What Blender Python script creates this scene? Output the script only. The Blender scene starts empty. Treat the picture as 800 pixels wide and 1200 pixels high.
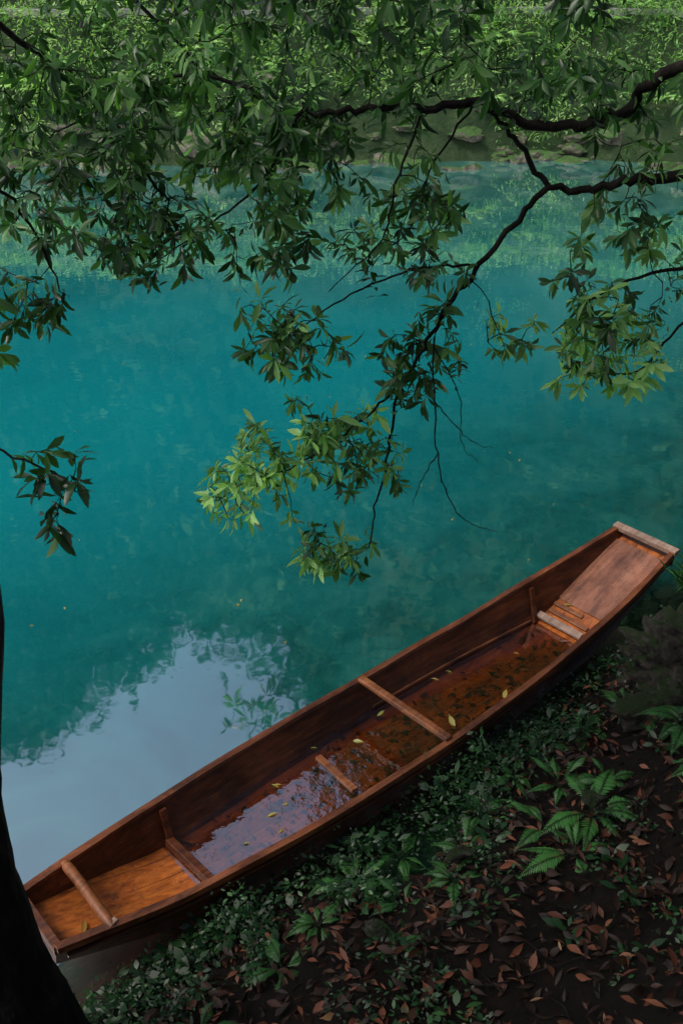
import bpy, bmesh, math, random
import numpy as np
from mathutils import Vector, noise
R=np.random.default_rng(7); random.seed(7)
sc=bpy.context.scene
sc.view_settings.view_transform='Standard'; sc.view_settings.look='None'; sc.view_settings.exposure=0
col=sc.collection

# ------------------------------------------------------------ materials
def newmat(name):
    m=bpy.data.materials.new(name); m.use_nodes=True
    nt=m.node_tree; nt.nodes.clear()
    return m,nt
def N(nt,t,**k):
    n=nt.nodes.new(t)
    for a,b in k.items():
        if a.startswith('i_'): n.inputs[a[2:].replace('_',' ')].default_value=b
        else: setattr(n,a,b)
    return n
def ramp(nt,stops,fac=None,interp='LINEAR'):
    r=nt.nodes.new('ShaderNodeValToRGB'); cr=r.color_ramp; cr.interpolation=interp
    while len(cr.elements)<len(stops): cr.elements.new(0.5)
    for e,(p,c) in zip(cr.elements,stops): e.position=p; e.color=(*c,1)
    if fac is not None: nt.links.new(fac,r.inputs[0])
    return r
def noi(nt,scale,detail=4,vec=None,rough=.55,dist=0):
    n=nt.nodes.new('ShaderNodeTexNoise'); n.inputs['Scale'].default_value=scale; n.inputs['Detail'].default_value=detail
    n.inputs['Roughness'].default_value=rough; n.inputs['Distortion'].default_value=dist
    if vec is not None: nt.links.new(vec,n.inputs['Vector'])
    return n
def mapping(nt,src,scale=(1,1,1)):
    m=nt.nodes.new('ShaderNodeMapping'); m.inputs['Scale'].default_value=scale; nt.links.new(src,m.inputs[0]); return m.outputs[0]
def mth(nt,op,a,b=None,clamp=False):
    m=nt.nodes.new('ShaderNodeMath'); m.operation=op; m.use_clamp=clamp
    for i,v in enumerate((a,b)):
        if v is None: continue
        if isinstance(v,(int,float)): m.inputs[i].default_value=v
        else: nt.links.new(v,m.inputs[i])
    return m.outputs[0]
def mixc(nt,fac,a,b,mode='MIX'):
    m=nt.nodes.new('ShaderNodeMix'); m.data_type='RGBA'; m.blend_type=mode
    for i,v in ((0,fac),(6,a),(7,b)):
        if isinstance(v,(int,float)): m.inputs[i].default_value=v
        elif isinstance(v,tuple): m.inputs[i].default_value=(*v,1)
        else: nt.links.new(v,m.inputs[i])
    return m.outputs[2]
def mrange(nt,v,a,b,c=0,d=1):
    n=nt.nodes.new('ShaderNodeMapRange'); n.interpolation_type='SMOOTHSTEP'; nt.links.new(v,n.inputs[0])
    for i,q in enumerate((a,b,c,d)): n.inputs[i+1].default_value=q
    return n.outputs[0]
def bump(nt,h,strength,distance):
    b=nt.nodes.new('ShaderNodeBump'); b.inputs['Strength'].default_value=strength; b.inputs['Distance'].default_value=distance
    nt.links.new(h,b.inputs['Height']); return b.outputs[0]
def out(nt,s):
    o=nt.nodes.new('ShaderNodeOutputMaterial'); nt.links.new(s,o.inputs[0])
def princ(nt,color,rough=.5,normal=None,spec=.5):
    p=nt.nodes.new('ShaderNodeBsdfPrincipled')
    if isinstance(color,tuple): p.inputs['Base Color'].default_value=(*color,1)
    else: nt.links.new(color,p.inputs['Base Color'])
    if isinstance(rough,(int,float)): p.inputs['Roughness'].default_value=rough
    else: nt.links.new(rough,p.inputs['Roughness'])
    p.inputs['Specular IOR Level'].default_value=spec
    if normal is not None: nt.links.new(normal,p.inputs['Normal'])
    return p
def leafmat(name,stops,trans=.3,rough=.4,back=1.5,spec=.5):
    m,nt=newmat(name)
    a=N(nt,'ShaderNodeAttribute',attribute_name='leaf_tone')
    r=ramp(nt,stops,a.outputs['Fac'])
    g=N(nt,'ShaderNodeNewGeometry')
    c2=mixc(nt,g.outputs['Backfacing'],r.outputs[0],mixc(nt,1.0,r.outputs[0],(back,back,back),'MULTIPLY'))
    p=princ(nt,c2,rough,spec=spec)
    if trans<=0: out(nt,p.outputs[0]); return m
    t=N(nt,'ShaderNodeBsdfTranslucent'); nt.links.new(mixc(nt,1.0,c2,(1.6,1.8,.7),'MULTIPLY'),t.inputs[0])
    mx=N(nt,'ShaderNodeMixShader'); mx.inputs[0].default_value=trans
    nt.links.new(p.outputs[0],mx.inputs[1]); nt.links.new(t.outputs[0],mx.inputs[2]); out(nt,mx.outputs[0])
    return m
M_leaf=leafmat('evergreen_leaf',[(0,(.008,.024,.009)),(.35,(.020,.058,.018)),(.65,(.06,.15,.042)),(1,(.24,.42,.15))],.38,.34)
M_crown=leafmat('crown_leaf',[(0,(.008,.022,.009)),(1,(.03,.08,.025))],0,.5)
M_forest=leafmat('forest_leaf',[(0,(.006,.022,.012)),(.5,(.020,.058,.026)),(1,(.05,.115,.045))],0,.9,1.1,.05)
M_shrub=leafmat('shrub_leaf',[(0,(.03,.085,.025)),(.35,(.08,.21,.05)),(.7,(.19,.39,.10)),(1,(.38,.58,.22))],.3,.5)
M_fern=leafmat('fern_leaf',[(0,(.008,.032,.008)),(.5,(.022,.085,.018)),(1,(.05,.17,.035))],.25,.5)
M_cover=leafmat('ground_cover_leaf',[(0,(.004,.016,.006)),(.5,(.012,.046,.012)),(1,(.045,.13,.035))],.2,.45)
M_litter=leafmat('dead_leaf',[(0,(.010,.006,.004)),(.4,(.028,.012,.007)),(.75,(.08,.026,.014)),(.95,(.15,.055,.028)),(1,(.22,.14,.07))],.0,.6,1.2,.3)
M_yleaf=leafmat('yellow_leaf',[(0,(.22,.10,.02)),(.5,(.32,.24,.05)),(1,(.22,.27,.06))],.1,.4,1.1)

def bark():
    m,nt=newmat('bark'); tc=N(nt,'ShaderNodeTexCoord')
    n=noi(nt,18,6,mapping(nt,tc.outputs['Object'],(1,1,.35)))
    r=ramp(nt,[(.3,(.004,.004,.003)),(.6,(.014,.011,.009)),(.8,(.035,.03,.024))],n.outputs[0])
    out(nt,princ(nt,r.outputs[0],.9,bump(nt,n.outputs[0],1,.03),.2).outputs[0]); return m
M_bark=bark()

def rockmat(name,dark,light,moss,mossamt,sc_=5,bd=.12):
    m,nt=newmat(name); tc=N(nt,'ShaderNodeTexCoord'); g=N(nt,'ShaderNodeNewGeometry')
    n=noi(nt,sc_,10,tc.outputs['Object'],.72,.2); n2=noi(nt,sc_*.6,8,tc.outputs['Object'],.7)
    base=ramp(nt,[(.35,dark),(.65,light)],n.outputs[0])
    s=N(nt,'ShaderNodeSeparateXYZ'); nt.links.new(g.outputs['Normal'],s.inputs[0])
    f=mth(nt,'ADD',mth(nt,'MULTIPLY',s.outputs[2],.3),n2.outputs[0])
    f=ramp(nt,[(1-mossamt-.06,(0,0,0)),(1-mossamt+.06,(1,1,1))],f)
    c=mixc(nt,f.outputs[0],base.outputs[0],moss)
    out(nt,princ(nt,c,.9,bump(nt,n.outputs[0],1,bd),.3).outputs[0]); return m
M_rock=rockmat('mossy_stone',(.004,.004,.003),(.07,.066,.055),(.014,.030,.007),.30,16,.05)
M_rockfar=rockmat('bank_stone',(.05,.048,.035),(.34,.31,.24),(.07,.15,.04),.36,3)

def soil():
    m,nt=newmat('soil'); tc=N(nt,'ShaderNodeTexCoord')
    n=noi(nt,14,10,tc.outputs['Object'],.75)
    r=ramp(nt,[(.3,(.003,.0022,.0016)),(.55,(.009,.006,.004)),(.75,(.02,.012,.008))],n.outputs[0])
    out(nt,princ(nt,r.outputs[0],.9,bump(nt,n.outputs[0],1,.06),.2).outputs[0]); return m
M_soil=soil()
def hillm():
    m,nt=newmat('hill_soil'); tc=N(nt,'ShaderNodeTexCoord')
    n=noi(nt,2.4,9,tc.outputs['Object'],.8)
    r=ramp(nt,[(.3,(.010,.03,.008)),(.5,(.035,.085,.022)),(.7,(.11,.15,.07))],n.outputs[0])
    out(nt,princ(nt,r.outputs[0],.9,bump(nt,n.outputs[0],1,.25)).outputs[0]); return m
M_hill=hillm()
def pathm():
    m,nt=newmat('path_stone'); tc=N(nt,'ShaderNodeTexCoord')
    n=noi(nt,3,8,tc.outputs['Object'],.7)
    r=ramp(nt,[(.3,(.25,.25,.24)),(.7,(.45,.45,.44))],n.outputs[0])
    out(nt,princ(nt,r.outputs[0],.8,bump(nt,n.outputs[0],.4,.02)).outputs[0]); return m
M_path=pathm()

def watermat():
    m,nt=newmat('lake_water'); g=N(nt,'ShaderNodeNewGeometry')
    pos=g.outputs['Position']
    s=N(nt,'ShaderNodeSeparateXYZ'); nt.links.new(pos,s.inputs[0])
    n1=noi(nt,.3,5,pos,.5,.3); n2=noi(nt,1.0,9,mapping(nt,pos,(1,.55,1)),.7,.8); n3=noi(nt,1.5,9,pos,.7,.8)
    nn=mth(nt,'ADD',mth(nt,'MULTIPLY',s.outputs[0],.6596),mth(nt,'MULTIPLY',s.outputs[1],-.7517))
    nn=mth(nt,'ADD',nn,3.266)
    nw=mth(nt,'ADD',nn,mth(nt,'MULTIPLY',mth(nt,'SUBTRACT',n1.outputs[0],.5),3.0))
    deep=ramp(nt,[(.3,(.004,.26,.30)),(.7,(.008,.38,.415))],n1.outputs[0])
    near_tone=ramp(nt,[(.36,(.006,.085,.08)),(.52,(.010,.14,.13)),(.68,(.03,.20,.175))],n3.outputs[0])
    c=mixc(nt,mrange(nt,nw,-5.2,-.2),deep.outputs[0],near_tone.outputs[0])  # water tone goes darker and greener towards the near bank
    c=mixc(nt,mrange(nt,nn,-.35,.3),c,(.003,.010,.008))  # shade along the boat and bank gap painted into the water colour
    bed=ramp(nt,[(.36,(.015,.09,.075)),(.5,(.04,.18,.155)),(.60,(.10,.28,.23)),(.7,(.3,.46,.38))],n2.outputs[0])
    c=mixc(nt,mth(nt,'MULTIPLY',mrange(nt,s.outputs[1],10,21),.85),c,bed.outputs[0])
    d=N(nt,'ShaderNodeBsdfDiffuse'); nt.links.new(c,d.inputs[0])
    w1=noi(nt,1.4,3,pos,.5); w2=noi(nt,9,2,pos,.5)
    h=mth(nt,'ADD',w1.outputs[0],mth(nt,'MULTIPLY',w2.outputs[0],.05))
    bp=bump(nt,h,.3,.012)
    gl=N(nt,'ShaderNodeBsdfGlossy'); gl.inputs['Roughness'].default_value=.03; gl.inputs[0].default_value=(1,1,1,1); nt.links.new(bp,gl.inputs['Normal'])
    fr=N(nt,'ShaderNodeFresnel'); fr.inputs[0].default_value=1.33; nt.links.new(bp,fr.inputs['Normal'])
    f=mth(nt,'ADD',mth(nt,'MULTIPLY',fr.outputs[0],.5),.50,True)
    mx=N(nt,'ShaderNodeMixShader'); nt.links.new(f,mx.inputs[0]); nt.links.new(d.outputs[0],mx.inputs[1]); nt.links.new(gl.outputs[0],mx.inputs[2])
    out(nt,mx.outputs[0]); return m
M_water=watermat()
def bilge():
    m,nt=newmat('rain_water'); g=N(nt,'ShaderNodeNewGeometry')
    w1=noi(nt,6,4,g.outputs['Position'])
    bp=bump(nt,w1.outputs[0],.4,.016)
    t=N(nt,'ShaderNodeBsdfTransparent'); t.inputs[0].default_value=(.82,.68,.46,1)
    gl=N(nt,'ShaderNodeBsdfGlossy'); gl.inputs['Roughness'].default_value=.01; nt.links.new(bp,gl.inputs['Normal'])
    fr=N(nt,'ShaderNodeFresnel'); fr.inputs[0].default_value=1.33; nt.links.new(bp,fr.inputs['Normal'])
    f=mth(nt,'ADD',fr.outputs[0],.38,True)
    mx=N(nt,'ShaderNodeMixShader'); nt.links.new(f,mx.inputs[0]); nt.links.new(t.outputs[0],mx.inputs[1]); nt.links.new(gl.outputs[0],mx.inputs[2])
    out(nt,mx.outputs[0]); return m
M_bilge=bilge()
def wood(name,a,b,c,rough=.35,stain=.9):
    m,nt=newmat(name); tc=N(nt,'ShaderNodeTexCoord'); o=tc.outputs['Object']
    n=noi(nt,3,8,mapping(nt,o,(.5,12,12)),.65,.5); n2=noi(nt,2.6,8,mapping(nt,o,(.8,1.6,1.6)),.72,.4); n3=noi(nt,70,3,mapping(nt,o,(.12,1,1)))
    n4=noi(nt,11,8,o,.78); n5=noi(nt,5,8,mapping(nt,o,(.35,5,5)),.7)
    r=ramp(nt,[(.28,a),(.5,b),(.74,c)],n.outputs[0])
    st=ramp(nt,[(.38,(.18,.15,.13)),(.5,(.62,.58,.54)),(.64,(1.12,1.12,1.12))],n2.outputs[0])
    cc=mixc(nt,stain,r.outputs[0],st.outputs[0],'MULTIPLY')
    sp=ramp(nt,[(.56,(1,1,1)),(.66,(.3,.26,.24))],n4.outputs[0])
    cc=mixc(nt,.85,cc,sp.outputs[0],'MULTIPLY')
    gr=ramp(nt,[(.6,(0,0,0)),(.75,(1,1,1))],n5.outputs[0])   # greyed, sun-worn streaks
    cc=mixc(nt,mth(nt,'MULTIPLY',gr.outputs[0],.35),cc,(.24,.17,.12))
    rr=ramp(nt,[(.3,(rough-.12,)*3),(.7,(rough+.28,)*3)],n4.outputs[0])
    h=mth(nt,'ADD',n.outputs[0],mth(nt,'MULTIPLY',n3.outputs[0],.4))
    out(nt,princ(nt,cc,rr.outputs[0],bump(nt,h,.45,.007)).outputs[0]); return m
M_wall=wood('varnished_wood',(.045,.013,.006),(.125,.034,.011),(.24,.072,.022),.42)
M_floor=wood('floor_wood',(.20,.05,.011),(.44,.12,.02),(.60,.20,.035),.4,.85)
M_bar=wood('beam_wood',(.17,.052,.02),(.29,.10,.033),(.42,.17,.065),.42)
M_rail=wood('rail_wood',(.10,.03,.012),(.20,.062,.022),(.32,.12,.05),.42)
M_grey=wood('weathered_wood',(.22,.14,.10),(.38,.26,.20),(.5,.39,.32),.4,.6)
M_deck=wood('bow_wood',(.17,.065,.035),(.31,.125,.07),(.43,.22,.15),.26,.8)

# ------------------------------------------------------------ mesh helpers
def mesh_obj(name,V,F,mat,parent=None,smooth=True,leaf_tone=None):
    me=bpy.data.meshes.new(name)
    V=np.asarray(V,dtype=np.float32).reshape(-1,3)
    if isinstance(F,np.ndarray) and F.ndim==2:
        k=F.shape[1]; me.vertices.add(len(V)); me.vertices.foreach_set('co',V.ravel())
        me.loops.add(F.size); me.loops.foreach_set('vertex_index',F.astype(np.int32).ravel())
        me.polygons.add(len(F)); me.polygons.foreach_set('loop_start',np.arange(0,F.size,k,dtype=np.int32))
        me.polygons.foreach_set('loop_total',np.full(len(F),k,dtype=np.int32))
        me.update(calc_edges=True)
    else:
        me.from_pydata([tuple(map(float,v)) for v in V],[],F); me.update()
    me.polygons.foreach_set('use_smooth',np.full(len(me.polygons),smooth))
    if leaf_tone is not None:
        at=me.attributes.new('leaf_tone','FLOAT','POINT'); at.data.foreach_set('value',np.asarray(leaf_tone,dtype=np.float32))
    if isinstance(mat,(list,tuple)):
        for q in mat: me.materials.append(q)
    else: me.materials.append(mat)
    o=bpy.data.objects.new(name,me); col.objects.link(o)
    if parent is not None: o.parent=parent
    return o
def empty(name,loc=(0,0,0),rot=0):
    e=bpy.data.objects.new(name,None); e.location=loc; e.rotation_euler[2]=rot; e.empty_display_size=.3; col.objects.link(e); return e
def nrm(a): return a/np.maximum(np.linalg.norm(a,axis=-1,keepdims=True),1e-9)

# leaf templates: (along, across, up)
_r=[(0,.04),(.14,.08),(.34,.34),(.6,.5),(.84,.3),(1,.01)]
TV=[];TF=[]
for i,(a,w) in enumerate(_r):
    dz=-.28*a*a
    TV+= [(a,-w,dz+.10*w),(a,0,dz),(a,w,dz+.10*w)]
for i in range(5):
    b=i*3; TF+=[(b,b+1,b+4,b+3),(b+1,b+2,b+5,b+4)]
LEAF=(np.array(TV),np.array(TF))
_r=[(0,.05),(.3,.42),(.6,.5),(1,.02)]
TV=[];TF=[]
for a,w in _r: TV+=[(a,-w,-.1*a+.1*w),(a,w,-.1*a+.1*w)]
for i in range(3): b=i*2; TF.append((b,b+1,b+3,b+2))
LEAF2=(np.array(TV),np.array(TF))
DIA=(np.array([(0,0,0),(.45,-.5,.06),(1,0,-.1),(.45,.5,.06)]),np.array([(0,1,2,3)]))
def leaves(name,P,D,Nn,L,W,mat,tmpl=LEAF,parent=None,leaf_tone=None):
    P=np.asarray(P);D=nrm(np.asarray(D));Nn=np.asarray(Nn)
    S=nrm(np.cross(Nn,D)); U=np.cross(D,S)
    L=np.asarray(L).reshape(-1,1,1);W=np.asarray(W).reshape(-1,1,1)
    T,F=tmpl; k=len(T)
    V=P[:,None]+D[:,None]*T[None,:,0:1]*L+S[:,None]*T[None,:,1:2]*W+U[:,None]*T[None,:,2:3]*L
    n=len(P); FF=(F[None]+ (np.arange(n)*k)[:,None,None]).reshape(-1,F.shape[1])
    if leaf_tone is None: leaf_tone=R.random(n)
    return mesh_obj(name,V.reshape(-1,3),FF,mat,parent,True,np.repeat(leaf_tone,k))
class Tubes:
    def __init__(s): s.V=[];s.F=[];s.n=0
    def add(s,pts,rad,seg=6,rough=0):
        pts=np.asarray(pts,float); m=len(pts)
        T=nrm(np.gradient(pts,axis=0)); ref=np.array([.13,.31,.94]); 
        A=nrm(np.cross(T,ref)); B=np.cross(T,A)
        th=np.arange(seg)*2*math.pi/seg
        rad=np.broadcast_to(rad,(m,))
        rr=rad[:,None]*(1+rough*(R.random((m,seg))-.5))
        V=pts[:,None]+rr[...,None]*(A[:,None]*np.cos(th)[None,:,None]+B[:,None]*np.sin(th)[None,:,None])
        i=np.arange(m-1)[:,None]*seg; j=np.arange(seg)[None]; j2=(j+1)%seg
        F=np.stack([i+j,i+j2,i+seg+j2,i+seg+j],-1).reshape(-1,4)+s.n
        s.V.append(V.reshape(-1,3)); s.F.append(F); s.n+=m*seg
    def build(s,name,mat,parent=None): return mesh_obj(name,np.concatenate(s.V),np.concatenate(s.F),mat,parent)
def spline(pts,k=5):
    P=np.asarray(pts,float); P=np.vstack([2*P[0]-P[1],P,2*P[-1]-P[-2]]); o=[]
    for i in range(1,len(P)-2):
        for t in np.arange(k)/k:
            a,b,c,d=P[i-1:i+3]
            o.append(.5*(2*b+(c-a)*t+(2*a-5*b+4*c-d)*t*t+(3*b-a-3*c+d)*t**3))
    o.append(P[-2]); return np.array(o)

# ------------------------------------------------------------ boat frame
BO=np.array([-1.436,3.085]); BD=np.array([.7517,.6596]); BN=np.array([.6596,-.7517])
def nd(x,y): return (x-BO[0])*BN[0]+(y-BO[1])*BN[1]
def al(x,y): return (x-BO[0])*BD[0]+(y-BO[1])*BD[1]

# ------------------------------------------------------------ ground
def vn(x,y,s,seed=0): return noise.noise(Vector((x*s+seed,y*s-seed,seed*1.7)))
SKX=[-60,-30,-19,-13,-8,-4,-1,2,6,60]; SKZ=[40,38,36,30,26,29,36,52,60,62]  # unseen hill skyline; right side raised to keep sky out of the water's reflection
def shore(x): return 23.2+.5*math.sin(x*.45)+.3*math.sin(x*1.3+1)
def gh(x,y):
    n=nd(x,y); a=al(x,y)
    n0=n-.5+.12*math.sin(a*2.1)+.15*vn(x,y,1.3,3)
    if a<1: n0+=.17*min(1,(1-a))
    hn=.42*n0
    if n>1.9: hn+=.85*min(n-1.9,1.4)**2
    if n>3.3: hn=3.0+.12*(n-3.3)+.1*vn(x,y,.6,2)
    hn+=(.12*vn(x,y,2.2,1)+.04*vn(x,y,8,5)) if n>.3 else 0
    if n0<0: hn=max(.9*n0,-1.6)
    d=y-shore(x)
    if d<=0: hf=max(.8*d-.1,-1.6)
    elif d<.8: hf=-.1+d*1.3
    elif d<2.6: hf=.94+(d-.8)*1.03
    elif d<5.2: hf=2.8
    else:
        top=np.interp(x,SKX,SKZ); hf=2.8+min((d-5.2)/18.0,1.)*(top-2.8)+ (0 if d<6 else 1.2*vn(x,y,.25,8))
        if d>24: hf-=(d-24)*.05
    if 0<d<2.6: hf+=.35*vn(x,y,1.1,4)
    return max(hn,hf)
xs=np.concatenate([np.linspace(-150,-60,6)[:-1],np.linspace(-60,-4,50)[:-1],np.linspace(-4,5.5,150)[:-1],np.linspace(5.5,60,50),np.linspace(60,150,6)[1:]])
ys=np.concatenate([np.linspace(-120,-20,6)[:-1],np.linspace(-20,.5,24)[:-1],np.linspace(.5,8.5,130)[:-1],np.linspace(8.5,22,12)[:-1],np.linspace(22,30,40)[:-1],np.linspace(30,60,30)[:-1],np.linspace(60,150,8)])
V=[(x,y,gh(x,y)) for y in ys for x in xs]; nx=len(xs)
i,j=np.meshgrid(np.arange(len(ys)-1),np.arange(nx-1),indexing='ij'); b=(i*nx+j).ravel()
F=np.stack([b,b+1,b+nx+1,b+nx],-1)
g=mesh_obj('ground',V,F,[M_soil,M_hill])
mi=(ys[i.ravel()]>18).astype(np.int32); g.data.polygons.foreach_set('material_index',mi)
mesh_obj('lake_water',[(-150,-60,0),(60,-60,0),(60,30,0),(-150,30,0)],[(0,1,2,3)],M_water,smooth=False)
V=[];F=[]
px=np.linspace(-40,40,81)
for x in px:
    y0=shore(x)+2.9; z=2.83
    V+=[(x,y0,2.6),(x,y0,z+.12),(x,y0+.2,z+.12),(x,y0+.2,z),(x,y0+2.1,z),(x,y0+2.1,2.6)]
for k in range(80):
    for q in range(5): a=k*6+q; F.append((a,a+6,a+7,a+1))
mesh_obj('stone_path',V,F,M_path,smooth=False)

# ------------------------------------------------------------ rocks
def rocks(name,items,mat,sub=3,amp=.35,parent=None):
    AV=[];AF=[];n=0
    for (c,s,seed) in items:
        bm=bmesh.new(); bmesh.ops.create_icosphere(bm,subdivisions=sub,radius=1)
        dirs=[Vector((random.gauss(0,1),random.gauss(0,1),random.gauss(0,.8))).normalized() for _ in range(9)]; cut=[random.uniform(.5,.8) for _ in dirs]
        for v in bm.verts:
            p=v.co.copy(); q=p*1.1+Vector((seed,seed*2,0))
            for d_,c_ in zip(dirs,cut):
                e=p.dot(d_)-c_
                if e>0: p-=d_*e*.9
            k=1+amp*noise.noise(q)*1.2+amp*.6*noise.noise(q*2.7)+ .4*amp*noise.noise(q*7)+.25*amp*noise.noise(q*15)
            p*=k
            AV.append((c[0]+p.x*s[0],c[1]+p.y*s[1],c[2]+p.z*s[2]))
        bm.verts.index_update()
        AF+=[tuple(v.index+n for v in f.verts) for f in bm.faces]
        n+=len(bm.verts); bm.free()
    return mesh_obj(name,AV,np.array(AF),mat,parent,smooth=(sub>3))
it=[]
for k in range(190):
    x=random.uniform(-13,13); d=random.choice([random.uniform(-.7,.6),random.uniform(-.2,2.0)]); y=shore(x)+d
    s=random.uniform(.08,.36)*(1 if d<.8 else .7)
    it.append(((x,y,max(gh(x,y),-.1)+s*.05),(s*random.uniform(.9,2.1),s,s*random.uniform(.4,.85)),random.uniform(0,90)))
rocks('stone_bank',it,M_rockfar,3,.5)
rocks('mossy_rock',[((2.30,5.16,.20),(.44,.32,.38),3.3),((2.9,5.55,.25),(.55,.5,.5),9.1),((2.05,4.72,.22),(.3,.24,.2),19.1),((2.55,4.85,.45),(.4,.3,.3),29.1)],M_rock,5,.6)
rocks('mossy_rock',[((.62,3.55,.33),(.07,.05,.04),1.1),((.15,3.05,.40),(.07,.05,.035),7.),((1.3,3.7,.55),(.08,.06,.04),6.)],M_rock,4,.4)

# ------------------------------------------------------------ far vegetation
def blob_leaves(blobs,per,size,rr,mat,name,shell=.55,parent=None,flat=0.3):
    P=[];D=[];NN=[];L=[];Rn=[]
    for (c,r,br) in blobs:
        n=int(per*(r[0]*r[1]*r[2])**(2/3.))+6
        v=nrm(R.normal(size=(n,3))); q=shell+(1-shell)*R.random((n,1)); 
        lump=1+.25*np.sin(v[:,0:1]*5+c[0])*np.sin(v[:,1:2]*4+c[1]*2)+.15*np.sin(v[:,2:3]*9+c[0]*3)
        P.append(np.array(c)+v*q*lump*np.array(r))
        D.append(nrm(v*.5+R.normal(size=(n,3))*.7+np.array([0,0,-.25]))); NN.append(nrm(v+R.normal(size=(n,3))*.6+np.array([0,0,flat])))
        L.append(size*R.uniform(.6,1.4,n)); Rn.append(np.clip(br+.25*v[:,2]+R.normal(size=n)*.18,0,1))  # random tone, plus light from above painted in as lighter upper leaves
    P=np.concatenate(P);D=np.concatenate(D);NN=np.concatenate(NN);L=np.concatenate(L);Rn=np.concatenate(Rn)
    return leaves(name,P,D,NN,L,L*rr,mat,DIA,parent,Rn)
bl=[]
for k in range(950):
    x=random.uniform(-34,34); d=6+19*random.random(); y=shore(x)+d
    z=gh(x,y); r=random.uniform(1.1,2.6); bl.append(((x,y,z+r*1.1),(r,r,r*random.uniform(.9,1.5)),random.uniform(.1,.8)))
blob_leaves(bl,22,.6,.55,M_forest,'forest')
bl=[]
for k in range(1250):
    x=random.uniform(-12,12); d=random.uniform(.3,2.9) if random.random()<.85 else random.uniform(5.2,6.5); y=shore(x)+d
    if d<.9 and vn(x,y,.8,31)<.0: continue
    z=gh(x,y); r=random.uniform(.15,.5); br=.45+.5*vn(x,y,.5,6)+random.uniform(-.22,.35)
    if 1<x<6: br+=.15
    if x<-3: br+=.12
    bl.append(((x,y,z+r*.3),(r*1.3,r,r*.9),br))
for k in range(30):
    x=random.uniform(-12,12)
    if 1.2<x<3.2: continue
    y=shore(x)+random.uniform(2.3,3.3); r=random.uniform(.35,.75); bl.append(((x,y,2.6+r*.5),(r*1.2,r*.7,r*1.1),random.uniform(.25,.8)))
blob_leaves(bl,200,.12,.28,M_shrub,'shrubs')

# ferns ------------------------------------------------------------
def fern(name,specs,mat,parent=None):
    P=[];D=[];NN=[];L=[];Rn=[];tb=Tubes()
    K=36
    for (c,size,nf,br) in specs:
        a0=random.uniform(0,6.28)
        for f in range(nf):
            a=a0+f*6.283/nf+random.uniform(-.45,.45); ln=size*random.uniform(.6,1.15)
            h=np.array([math.cos(a),math.sin(a),0]); lift=random.uniform(.45,1.2)
            t=np.linspace(0,1,K)[:,None]
            side=np.array([-h[1],h[0],0])*random.uniform(-.15,.15)
            pts=np.array(c)+h*ln*(t*.95)+side*ln*t*t+np.array([0,0,1])*ln*(lift*t-.8*lift*t*t*1.1)
            tb.add(pts,np.linspace(.0025,.0008,K)*size*3,4)
            T=nrm(np.gradient(pts,axis=0)); sd=nrm(np.cross(T,np.array([0,0,1.]))); up=np.cross(sd,T)
            roll=random.uniform(-.5,.5)
            for k in range(7,K):
                tt=t[k,0]; l=ln*.19*min(1,(tt-.12)*3.2)*min(1,(1.03-tt)*1.75)
                for sgn in(-1,1):
                    P.append(pts[k]);D.append(sd[k]*sgn+T[k]*.5+np.array([0,0,-.2+roll*sgn])+R.normal(size=3)*.06);NN.append(up[k]+sd[k]*roll);L.append(max(l,.006));Rn.append(min(1,max(0,br+random.uniform(-.15,.15))))
    L=np.array(L)
    o=leaves(name,P,D,NN,L,np.maximum(L*.19,.004),mat,LEAF2,parent,np.array(Rn))
    tb.build('stems',mat,o)
    return o
def gp(x,y,dz=0): return (x,y,gh(x,y)+dz)
fs=[]
for k in range(60):
    x=random.uniform(-9,9); y=shore(x)+random.uniform(.8,2.6); fs.append((gp(x,y,.1),random.uniform(.5,.9),7,random.uniform(.5,1)))
fern('ferns',fs,M_shrub)
def BP(s,n): return BO+BD*s+BN*n
near=[(1.75,1.05,.26,.55),(2.25,1.4,.34,.8),(2.55,1.3,.34,.75),(2.35,1.15,.28,.65),(3.0,.62,.24,.5),(1.45,.62,.26,.7),(1.8,.62,.2,.6),(2.8,1.8,.3,.5),(3.4,1.3,.28,.4),(3.6,.8,.2,.45),(.8,.85,.2,.45),(1.2,1.2,.2,.5),(4.4,1.2,.3,.35),(.3,.9,.2,.4),(3.1,1.6,.3,.6),(2.3,.75,.18,.6),(3.9,1.5,.3,.4),(2.9,1.15,.22,.5),(3.3,.7,.26,.55),(2.65,.7,.2,.5),(1.1,.75,.18,.5),(3.85,1.0,.28,.5),(2.0,.9,.22,.5),(2.75,.95,.26,.6),(3.5,1.05,.24,.5),(1.55,.9,.2,.4),(0.1,.55,.18,.4),(3.7,1.35,.3,.45)]
for s,n,z,br in near:
    p=BP(s,n); fern('fern',[(gp(p[0],p[1],.02),z,random.randint(5,9),br)],M_fern)

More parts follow.
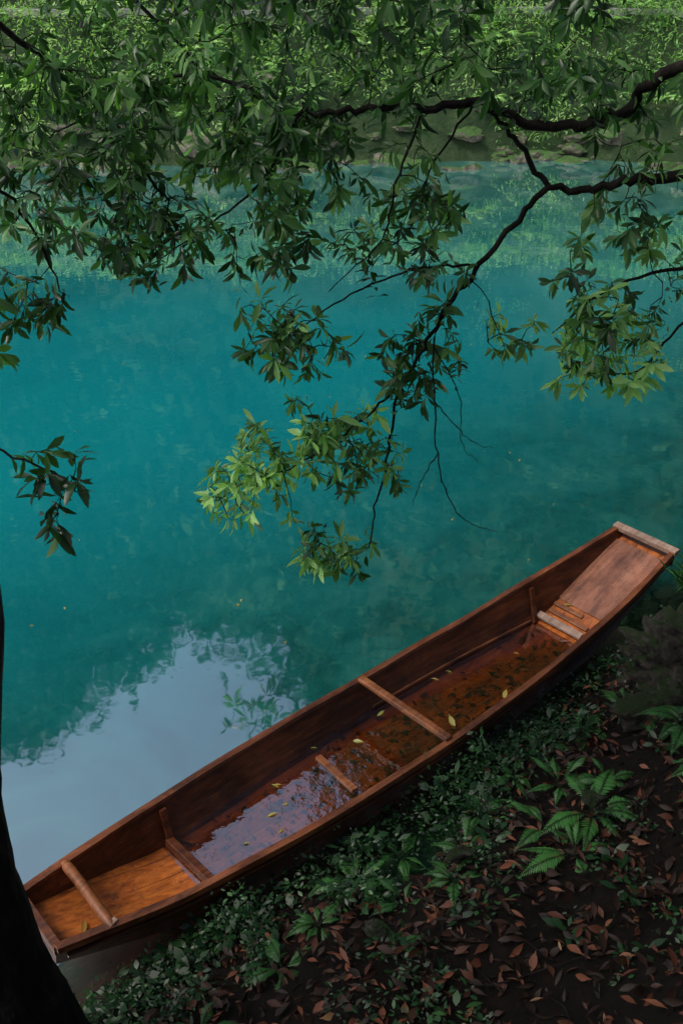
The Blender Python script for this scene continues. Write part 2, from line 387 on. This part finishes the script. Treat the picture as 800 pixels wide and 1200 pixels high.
# ground cover, litter ------------------------------------------------
P=[];D=[];NN=[];L=[];Rn=[]
cnt=0
while cnt<3900:
    s=random.uniform(-1.3,6.5); n=.34+abs(random.gauss(0,.65)) if random.random()<.72 else random.uniform(.4,3)
    if random.random()<.05: s=random.uniform(-.6,.9); n=random.uniform(.27,.5)
    p=BP(s,n); dn=vn(p[0],p[1],1.6,11); dp=vn(p[0],p[1],3.3,21)
    if n>.8 and dn<.0+random.uniform(-.2,.15): continue
    if n>.5 and dp<-.08 and random.random()<.88: continue
    cnt+=1; z=gh(*p); h=random.uniform(.01,.10)*(1.4 if n<.8 else .8)*(1+1.6*max(0,dp)*2); c=np.array([p[0],p[1],max(z,0)+h])
    tall=random.random()<.13
    br=random.uniform(0,.5)**1.3+(.3 if random.random()<.08 else 0)+.25*max(0,dp); m=random.randint(3,8); sz=random.uniform(.010,.038)*(2.0 if tall else 1)
    for q in range(m):
        a=q*2.4+random.random(); d=np.array([math.cos(a),math.sin(a),random.uniform(-.6,.7)])
        P.append(c+np.array([0,0,-h*.6*random.random()])+d*random.uniform(0,.05));D.append(d);NN.append((random.uniform(-.6,.6),random.uniform(-.6,.6),1));L.append(sz*random.uniform(.7,1.3));Rn.append(br+random.uniform(-.1,.2))
L=np.array(L); leaves('ground_cover_plants',P,D,NN,L,L*R.uniform(.28,.6,len(L)),M_cover,LEAF2,None,np.clip(Rn,0,1))
n=8500; s=R.uniform(-1.2,6.5,n); w=R.uniform(.45,3,n)
PX=BO[0]+BD[0]*s+BN[0]*w; PY=BO[1]+BD[1]*s+BN[1]*w
PZ=np.array([gh(a,b) for a,b in zip(PX,PY)])+R.uniform(.004,.055,n)
a=R.uniform(0,6.28,n); D=np.stack([np.cos(a),np.sin(a),R.normal(size=n)*.35],-1); NN=R.normal(size=(n,3))*.55+np.array([.1,-.25,1])
L=R.uniform(.03,.095,n); k=PZ>.03
leaves('leaf_litter',np.stack([PX,PY,PZ],-1)[k],D[k],NN[k],L[k],L[k]*R.uniform(.2,.5,k.sum()),M_litter,LEAF,None,(R.random(n)**1.8)[k])
tb=Tubes()
for k in range(80):
    s_,w_=random.uniform(0,5.5),random.uniform(.7,2.4); p=BP(s_,w_); a=random.uniform(0,3.14); ln=random.uniform(.1,.5)
    q=[(p[0]+math.cos(a)*ln*t+random.uniform(-.015,.015),p[1]+math.sin(a)*ln*t) for t in(-.5,-.2,.1,.5)]
    tb.add(spline([(x,y,gh(x,y)+.03) for x,y in q],3),np.linspace(.005,.002,10),5)
tb.build('fallen_twigs',M_bark)
n=150; a=R.uniform(0,6.28,n); c=np.array([2.5,5.72,.46]); D=np.stack([np.cos(a)*.5,np.sin(a)*.5,R.uniform(.5,1.2,n)],-1)
leaves('grass_tuft',c+R.normal(size=(n,3))*[.08,.08,.01],D,np.stack([-np.cos(a),-np.sin(a),np.full(n,.6)],-1),R.uniform(.12,.3,n),np.full(n,.010),M_fern)

# ------------------------------------------------------------ boat
boat=empty('wooden_boat',(BO[0],BO[1],0),math.atan2(BD[1],BD[0]))
SL=4.933
ws=lambda s: np.interp(s,[0,.25,.6,1.28,1.9,2.41,3.1,3.93,4.5,SL],[.205,.25,.312,.37,.392,.396,.385,.345,.298,.248])
zt=lambda s: np.interp(s,[0,.6,1.28,2.41,3.3,3.93,4.5,SL],[.40,.345,.318,.30,.325,.375,.44,.51])
zf=lambda s: np.interp(s,[0,.35,.75,1.1,3.7,4.07,4.5,SL],[.325,.215,.085,.032,.03,.085,.26,.44])
st=np.linspace(0,SL,61)
def sm(f): 
    y=np.array([f(q) for q in st]); 
    for _ in range(4): y[1:-1]=(y[:-2]+2*y[1:-1]+y[2:])/4
    return lambda s: np.interp(s,st,y)
ws,zt,zf=sm(ws),sm(zt),sm(zf)
FL=.26   # side flare per metre of height
def wat(s,z): return ws(s)-(zt(s)-z)*FL
TH=.026
V=[];F=[];mi=[]
for s in st:
    w,t,f=ws(s),zt(s),zf(s); ob=f-.06 if f>.1 else min(f-.085,f-.05)
    wb=wat(s,ob)
    wi=wat(s,f)-TH
    V+=[(s,wb,ob),(s,w,t),(s,w-TH,t),(s,wi,f),(s,-wi,f),(s,-w+TH,t),(s,-w,t),(s,-wb,ob)]
for k in range(60):
    for q in range(8):
        a=k*8+q; b=k*8+(q+1)%8; F.append((a,b,b+8,a+8)); mi.append(1 if q==3 else 0)
F.append(tuple(range(7,-1,-1))); mi.append(0); F.append(tuple(60*8+q for q in range(8))); mi.append(0)
hull=mesh_obj('hull',V,F,[M_wall,M_floor],boat,smooth=False); hull.data.polygons.foreach_set('material_index',mi)
bm=bmesh.new(); bm.from_mesh(hull.data); bmesh.ops.recalc_face_normals(bm,faces=bm.faces); bm.to_mesh(hull.data); bm.free()
def sweep(name,fn,s0,s1,mat,k=50):
    V=[];F=[]
    ss=np.linspace(s0,s1,k)
    for s in ss: V+=fn(s)
    m=len(fn(s0))
    for i in range(k-1):
        for q in range(m): a=i*m+q;b=i*m+(q+1)%m; F.append((a,b,b+m,a+m))
    F.append(tuple(range(m-1,-1,-1))); F.append(tuple((k-1)*m+q for q in range(m)))
    o=mesh_obj(name,V,F,mat,boat,smooth=False)
    bm=bmesh.new(); bm.from_mesh(o.data); bmesh.ops.recalc_face_normals(bm,faces=bm.faces); bm.to_mesh(o.data); bm.free()
    bv=o.modifiers.new('b','BEVEL'); bv.width=.003; bv.segments=2; bv.limit_method='ANGLE'
    return o
for sg,nm in((1,'gunwale_far'),(-1,'gunwale_near')):
    sweep(nm,lambda s,sg=sg:[(s,sg*(ws(s)-TH-.006),zt(s)-.012),(s,sg*(ws(s)-TH-.006+.0015*math.sin(s*11)),zt(s)+.014+.002*math.sin(s*7)),(s,sg*(ws(s)+.010+.002*math.sin(s*5)),zt(s)+.014+.002*math.sin(s*7)),(s,sg*(ws(s)+.014),zt(s)-.022)],.004,SL-.004,M_rail)
    sweep('stringer',lambda s,sg=sg:[(s,sg*(wat(s,.10)-TH+.004),.090),(s,sg*(wat(s,.10)-TH-.008),.092),(s,sg*(wat(s,.11)-TH-.008),.104),(s,sg*(wat(s,.11)-TH+.004),.106)],2.45,3.95,M_bar)
    sweep('rubbing_strake',lambda s,sg=sg:[(s,sg*(wat(s,zt(s)-.09)-.004),zt(s)-.105),(s,sg*(wat(s,zt(s)-.09)+.012),zt(s)-.10),(s,sg*(wat(s,zt(s)-.08)+.012),zt(s)-.08),(s,sg*(wat(s,zt(s)-.08)-.004),zt(s)-.075)],.05,SL-.03,M_wall)
def box(name,x,y,z,sx,sy,sz,mat,rot=(0,0,0),bev=.004,jit=0):
    bm=bmesh.new(); bmesh.ops.create_cube(bm,size=1)
    for v in bm.verts: v.co=Vector((v.co.x*sx*(1+random.uniform(-jit,jit)),v.co.y*sy*(1+random.uniform(-jit,jit)),v.co.z*sz))
    me=bpy.data.meshes.new(name); bm.to_mesh(me); bm.free(); me.materials.append(mat)
    o=bpy.data.objects.new(name,me); col.objects.link(o); o.parent=boat; o.location=(x,y,z); o.rotation_euler=rot
    b=o.modifiers.new('b','BEVEL'); b.width=bev; b.segments=2; return o
box('bow_cap',SL-.01,0,.515,.06,.54,.04,M_grey,(0,-.12,0))
box('bow_board',SL+.022,0,.44,.03,.47,.13,M_wall,(0,.35,0))
box('stern_cap',.015,0,.385,.045,.40,.05,M_wall)
box('cross_beam',2.41,0,.322,.055,.76,.034,M_bar,(0,.0,.03),.012)
tb=Tubes(); yy=np.linspace(-.255,.235,10); tb.add(np.stack([np.full(10,.27)+.004*np.sin(yy*9),yy,.372+.012*np.cos(yy*5)],-1),np.array([.024,.028,.028,.027,.027,.028,.027,.027,.028,.025]),14)
tb.build('stern_pole',M_bar,boat)
box('pole_peg',.28,-.235,.37,.035,.03,.06,M_grey,(0,0,.2)); 
def floorbit(nm,s,y0,y1,w,h,mat,lift=0,rz=0): 
    box(nm,s,(y0+y1)/2,zf(s)+h/2+.003+lift,w,abs(y1-y0),h,mat,(0,-math.atan2(zf(s+.05)-zf(s-.05),.1),rz),.005,.04)
floorbit('floor_cleat',.87,-.16,.24,.05,.045,M_wall,.01,.05)
floorbit('floor_cleat',1.90,-.14,.21,.045,.045,M_bar,.012,-.04)
floorbit('floor_plank',4.03,-.14,.24,.055,.03,M_grey,.02,.02)
floorbit('floor_plank',4.13,-.12,.22,.04,.012,M_bar,.006,.0)
floorbit('floor_plank',4.20,-.02,.23,.035,.012,M_bar,.004,.03)
floorbit('bow_deck',4.57,-.225,.225,.68,.014,M_deck,.0)
bpy.data.objects['bow_deck'].modifiers[0].width=.002
for s in (.87,3.98):
    for sg in(1,-1):
        z0,z1=zf(s)+.002,zt(s)-.03; zm=(z0+z1)/2
        box('side_rib',s,sg*(wat(s,zm)-TH-.013),zm,.04,.022,z1-z0,M_wall,(-sg*math.atan(FL),0,0),.003)
for y,e in((-.15,.1),(.03,.5),(.17,.2)):
    sweep('floor_seam',lambda s,y=y:[(s,y+.004*math.sin(s*3+y*9),zf(s)+.0004),(s,y+.0015+.004*math.sin(s*3+y*9),zf(s)+.0009),(s,y+.003+.004*math.sin(s*3+y*9),zf(s)+.0004)],e,4.0,M_bark,60)
zw=.078; S=np.linspace(.70,4.10,60); V=[];
for s in S: w=wat(s,zw)-TH+.004; V+=[(s,w,zw),(s,-w,zw)]
mesh_obj('rain_water',V,np.array([(2*k,2*k+1,2*k+3,2*k+2) for k in range(59)]),M_bilge,boat,smooth=False)
lf=[(2.78,-.05,.12),(3.25,-.13,.10),(3.1,.22,.05),(2.2,.12,.07),(1.55,.22,.05),(1.60,.17,.06),(3.6,.05,.05),(1.35,-.1,.05),(2.95,.28,.06),(.16,-.13,.10),(4.25,.1,.07),(4.3,.16,.05),(2.5,.25,.07),(1.75,-.2,.05),(2.05,-.22,.05),(1.2,-.05,.04),(1.45,.02,.07),(1.50,.05,.04),(1.95,.27,.04)]
P=[(s,y,max(zw,zf(s))+.006) for s,y,_ in lf]; n=len(P); a=R.uniform(0,6.28,n); L=np.array([q[2] for q in lf])
leaves('floating_leaves',P,np.stack([np.cos(a),np.sin(a),a*0+.15],-1),np.tile([0,0,1.],(n,1))+R.normal(size=(n,3))*.25,L,L*R.uniform(.2,.4,n),M_yleaf,LEAF,boat)
n=380; s=.9+3.1*R.beta(1.1,1.1,n); y=R.normal(size=n)*.15; y=np.clip(y,-.31,.31); a=R.uniform(0,6.28,n); L=R.uniform(.015,.10,n)
leaves('sunken_leaves',np.stack([s,y,zf(s)+.012],-1),np.stack([np.cos(a),np.sin(a),a*0],-1),np.tile([0,0,1.],(n,1))+R.normal(size=(n,3))*.1,L,L*R.uniform(.2,.5,n),M_litter,LEAF,boat)
n=26; a=R.uniform(0,6.28,n)
leaves('drifting_leaves',np.stack([R.uniform(-3,2,n),R.uniform(5,12,n),np.full(n,.008)],-1),np.stack([np.cos(a),np.sin(a),a*0],-1),np.tile([0,0,1.],(n,1)),R.uniform(.02,.05,n),R.uniform(.008,.018,n),M_yleaf,LEAF)

# ------------------------------------------------------------ trees
def grow(tree,limbs,blobs,leaflen=.10):
    tb=Tubes(); nodes=[]
    for pts,r0,r1 in limbs:
        sp=spline(pts,6); sp[1:-1]+=R.normal(size=(len(sp)-2,3))*.008*min(1,r0*30+.3)
        tb.add(sp,np.linspace(r0,r1,len(sp)),8,.15); 
        nodes+= [p for p in sp[2:]]
    nodes=np.array(nodes)
    tips=[]
    for B in blobs:
        c,r,n,br=B[:4]; ls=B[4] if len(B)>4 else 1
        for _ in range(n):
            while True:
                q=R.uniform(-1,1,3)
                if (q**2).sum()<1: break
            tips.append((np.array(c)+q*np.array(r),br+.12*q[2],ls))  # higher tips get lighter leaf colour, as if lit from above
    d0=[np.min(np.linalg.norm(nodes-t[0],axis=1)) for t in tips]
    P=[];D=[];NN=[];L=[];Rn=[]
    for i in np.argsort(d0):
        t,br,lsz=tips[i]
        v=nodes-t; dist=np.linalg.norm(v,axis=1)-.25*np.clip(v[:,2],-.5,.5)
        b=nodes[np.argmin(dist)]; ln=np.linalg.norm(t-b)
        m=max(4,int(ln/.05)); q=np.linspace(0,1,m)[:,None]
        off=R.normal(size=3)*.13*ln; 
        pts=b+(t-b)*q+off*np.sin(q*math.pi)+np.array([0,0,.10*ln])*np.sin(q*math.pi)
        pts[1:-1]+=R.normal(size=(m-2,3))*.006
        tb.add(pts,np.linspace(.0020+.005*min(ln,.8),.0013,m),5)
        nodes=np.vstack([nodes,pts[1:-1]])
        ax=nrm(pts[-1]-pts[-2]+np.array([0,0,.01])); ax=nrm(ax+R.normal(size=3)*.35)
        u=nrm(np.cross(ax,[.3,.2,.9])); w=np.cross(ax,u)
        sc_=R.uniform(.7,1.15); bt=R.normal()*.13
        for wh,(kk,back,ls) in enumerate(((R.integers(4,8),0,1.),(R.integers(2,5),.03,.9),(R.integers(1,4),.075,.8),(R.integers(0,3),.12,.7))):
            a0=R.random()*6.28
            for k in range(kk):
                a=a0+k*6.283/kk+R.uniform(-.5,.5); op=R.uniform(.45,1.35)
                rad=u*math.cos(a)+w*math.sin(a)
                d=nrm(ax*math.cos(op)+rad*math.sin(op))+np.array([0,0,-R.uniform(.1,.85)])+R.normal(size=3)*.1
                P.append(t-ax*back*lsz);D.append(d);NN.append(ax*.8-rad*.2+np.array([0,0,.5])+R.normal(size=3)*.45)
                L.append(leaflen*lsz*ls*sc_*R.uniform(.6,1.2)); Rn.append(np.clip(br+bt+R.normal()*.15,0,1))
    L=np.array(L)
    tb.build('branches',M_bark,tree)
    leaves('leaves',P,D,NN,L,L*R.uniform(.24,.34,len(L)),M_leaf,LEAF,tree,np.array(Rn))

t1=empty('evergreen_tree',(0,0,0))
limbs=[
 ([(3.7,2.3,gh(3.7,2.3)-.2),(3.65,2.35,2.2),(3.5,2.5,3.2),(3.7,2.3,4.6),(3.5,2.0,6.2),(3.0,1.6,7.6)],.2,.09),
 ([(3.5,2.5,3.1),(2.7,3.2,3.95),(2.0,3.8,4.12),(1.26,4,3.98),(1.06,4.02,3.83),(.93,4,3.79),(.708,4,3.78),(.509,4,3.87),(.32,3.95,3.85),(.064,3.98,3.84),(-.16,4,3.83),(-.35,4.05,3.89),(-.6,4.1,3.94),(-.9,4.15,3.85),(-1.17,4.2,3.7)],.030,.003),
 ([(3.6,2.4,2.8),(2.8,3.2,3.4),(2.0,3.8,3.62),(1.325,4,3.6),(1.13,4,3.58),(.965,4,3.545),(.81,4,3.56),(.686,4,3.71),(.56,4,3.83)],.030,.007),
 ([(.81,4,3.56),(.68,4,3.41),(.54,3.97,3.23),(.425,3.95,3.07),(.332,3.95,2.885),(.251,3.95,2.728),(.209,3.95,2.44),(.158,3.97,2.13),(.13,4,1.9)],.013,.003),
 ([(.425,3.95,3.07),(.378,3.9,2.94),(.396,3.9,2.69),(.418,3.9,2.44),(.49,3.9,2.2),(.595,3.9,2.08),(.715,3.9,2.04)],.005,.0015),
 ([(.396,3.9,2.69),(.47,3.9,2.6),(.56,3.92,2.5),(.66,3.92,2.46)],.003,.0012),
 ([(.418,3.9,2.44),(.35,3.9,2.3),(.32,3.9,2.18)],.003,.0012),
 ([(.378,3.9,2.94),(.5,3.9,2.72),(.52,3.9,2.5),(.6,3.9,2.4)],.003,.0012),
 ([(.26,3.95,2.75),(.112,3.9,2.63),(-.038,3.88,2.505),(-.23,3.88,2.38),(-.42,3.9,2.31),(-.55,3.9,2.2)],.006,.002),
 ([(.54,3.97,3.25),(.35,3.9,3.27),(.12,3.9,3.2),(-.1,3.85,3.08),(-.3,3.8,2.95)],.006,.002),
 ([(-.16,4,3.83),(-.3,3.9,3.6),(-.5,3.85,3.45),(-.75,3.8,3.3)],.007,.002),
 ([(.3,3.95,3.85),(.2,3.8,3.6),(.15,3.8,3.4),(-.05,3.8,3.2)],.006,.002),
 ([(.5,4,3.87),(.35,4.1,3.6),(.3,4.1,3.4),(.1,4.1,3.2)],.005,.002),
 ([(2.3,3.5,3.5),(1.7,3.9,3.3),(1.35,4.1,3.2),(1.1,4.2,3.05),(.95,4.3,2.85)],.012,.003),
 ([(1.7,3.9,3.3),(1.45,4.1,2.95),(1.3,4.1,2.75),(1.05,4.2,2.7)],.008,.002),
 ([(2.0,3.8,4.1),(1.2,4.2,4.3),(.5,4.3,4.32),(-.2,4.2,4.3),(-.9,4.2,4.25)],.02,.005),
]
blobs=[
 ((0,4.2,4.22),(1.3,.5,.15),115,.42,.88),
 ((.1,4.0,4.02),(1.2,.4,.15),56,.46,.84),
 ((-.3,4.0,3.85),(.7,.45,.25),85,.46,.86),
 ((-.30,3.9,3.52),(.33,.35,.35),58,.42,.86),
 ((-.22,3.85,3.0),(.26,.2,.18),28,.45,.86),
 ((.28,3.95,3.4),(.28,.3,.3),40,.42,.86),
 ((.34,3.95,2.90),(.18,.15,.27),26,.45,.86),
 ((-.08,3.9,2.54),(.34,.2,.17),40,.72,.86),
 ((-.38,3.9,2.30),(.27,.18,.2),42,.95,.86),  # light falling on this middle cluster is put into its brighter leaf colour
 ((.12,3.95,2.35),(.18,.15,.2),14,.6,.88),
 ((.03,3.95,1.94),(.22,.15,.17),14,.6,.9),
 ((-.1,3.95,1.80),(.12,.12,.1),6,.8,.95),
 ((.9,4.0,3.92),(.45,.4,.16),36,.44,.86),
 ((1.15,4.15,3.1),(.34,.3,.38),44,.55,.86),
 ((1.2,4.2,2.78),(.3,.2,.17),32,.95,.88),
 ((.7,4.05,2.98),(.14,.15,.12),9,.8,.88),
 ((1.22,4.0,3.55),(.28,.25,.22),16,.5,.86),
]
grow(t1,limbs,blobs)
bl=[]
for k in range(85):
    x=random.uniform(-1.5,7); y=random.uniform(-5,3.6); 
    bl.append(((x,y,random.uniform(5.4,8.0)),(random.uniform(.7,1.2),random.uniform(.7,1.2),random.uniform(.35,.7)),random.uniform(.2,.6)))
for k in range(40):
    x=random.uniform(1.8,8); y=random.uniform(2.5,8.5)
    bl.append(((x,y,random.uniform(5.2,7.8)),(random.uniform(.5,1.),random.uniform(.5,1.),random.uniform(.35,.6)),random.uniform(.2,.6)))
blob_leaves(bl,105,.22,.45,M_crown,'crown',.3,t1)

t2=empty('evergreen_tree',(0,0,0))
tb=Tubes()
sp=spline([(-1.3,2.42,-.35),(-1.32,2.42,.3),(-1.33,2.4,.75),(-1.35,2.4,1.1),(-1.355,2.4,1.65),(-1.31,2.4,2.05),(-1.185,2.4,2.73),(-1.24,2.4,3.2),(-1.5,2.4,4.2),(-1.5,2.6,5.6),(-1.2,2.6,7)],6)
tb.add(sp,np.interp(sp[:,2],[-.35,.3,.75,1.1,1.65,2.05,2.73,4,7],[.40,.31,.25,.22,.195,.187,.178,.14,.07]),22,.08)
tb.add(spline([(-1.2,2.45,.35),(-1.05,2.5,.15),(-.95,2.45,-.1)],5),np.linspace(.12,.04,11),10,.1)
tb.build('trunk',M_bark,t2)
limbs=[
 ([(-1.4,2.4,3.9),(-1.5,3.2,4.3),(-1.3,3.8,4.2),(-1.0,4.0,3.95),(-.8,4,3.7),(-.65,4,3.4)],.022,.003),
 ([(-1.3,2.4,3.3),(-1.55,3.0,3.7),(-1.4,3.6,3.7),(-1.2,3.8,3.5),(-1.1,3.8,3.2)],.016,.003),
 ([(-1.4,2.4,2.75),(-1.5,2.8,2.9),(-1.38,3.2,2.85),(-1.18,3.3,2.72),(-1.06,3.3,2.65),(-.98,3.3,2.55)],.008,.002),
 ([(-1.5,3.2,4.3),(-1.8,5,4.9),(-1.6,7,4.3),(-1.2,8.2,3.7),(-.95,8.5,3.2)],.03,.005),
]
blobs=[
 ((-1.0,4.0,3.85),(.42,.45,.3),85,.42,.86),
 ((-.95,3.95,3.5),(.38,.4,.23),60,.35,.86),
 ((-.72,3.95,3.35),(.2,.3,.12),20,.35,.88),
 ((-1.27,3.8,3.15),(.18,.25,.24),16,.3),
 ((-1.05,3.3,2.66),(.11,.1,.12),6,.12,1.2),
 ((-1.06,3.3,2.42),(.08,.1,.07),2,.12,1.2),
 ((-.95,8.5,3.1),(.4,.3,.45),10,.3,2.2),
]
grow(t2,limbs,blobs)
bl=[]
for k in range(30):
    bl.append(((random.uniform(-4,-.5),random.uniform(-1.5,3.2),random.uniform(5.8,8)),(random.uniform(.6,1.),random.uniform(.6,1.),.5),.4))
blob_leaves(bl,100,.2,.42,M_crown,'crown',.3,t2)

# ------------------------------------------------------------ light
w=bpy.data.worlds.new('World'); sc.world=w; w.use_nodes=True; nt=w.node_tree; nt.nodes.clear()
sk=nt.nodes.new('ShaderNodeTexSky'); sk.sky_type='NISHITA'; sk.sun_disc=False
EL,AZ=math.radians(58),math.radians(-112)   # azimuth from +Y toward +X
sk.sun_elevation=EL; sk.sun_rotation=AZ; sk.air_density=1.0; sk.dust_density=5; sk.ozone_density=1
bg=nt.nodes.new('ShaderNodeBackground'); bg.inputs[1].default_value=.15
o=nt.nodes.new('ShaderNodeOutputWorld'); nt.links.new(sk.outputs[0],bg.inputs[0]); nt.links.new(bg.outputs[0],o.inputs[0])
sd=bpy.data.lights.new('sun','SUN'); sd.energy=1.5; sd.angle=math.radians(18); sd.color=(1,.97,.9)
so=bpy.data.objects.new('sun',sd); col.objects.link(so)
dirv=Vector((math.sin(AZ)*math.cos(EL),math.cos(AZ)*math.cos(EL),math.sin(EL)))
so.rotation_euler=dirv.to_track_quat('Z','Y').to_euler(); so.location=(0,0,30)
# ------------------------------------------------------------ camera
cd=bpy.data.cameras.new('camera'); cam=bpy.data.objects.new('camera',cd); col.objects.link(cam); sc.camera=cam
cd.sensor_fit='VERTICAL'; cd.sensor_height=36; cd.lens=35; cd.clip_start=.05; cd.clip_end=600
cam.location=(0,0,4.4); cam.rotation_euler=(math.radians(60),0,0)
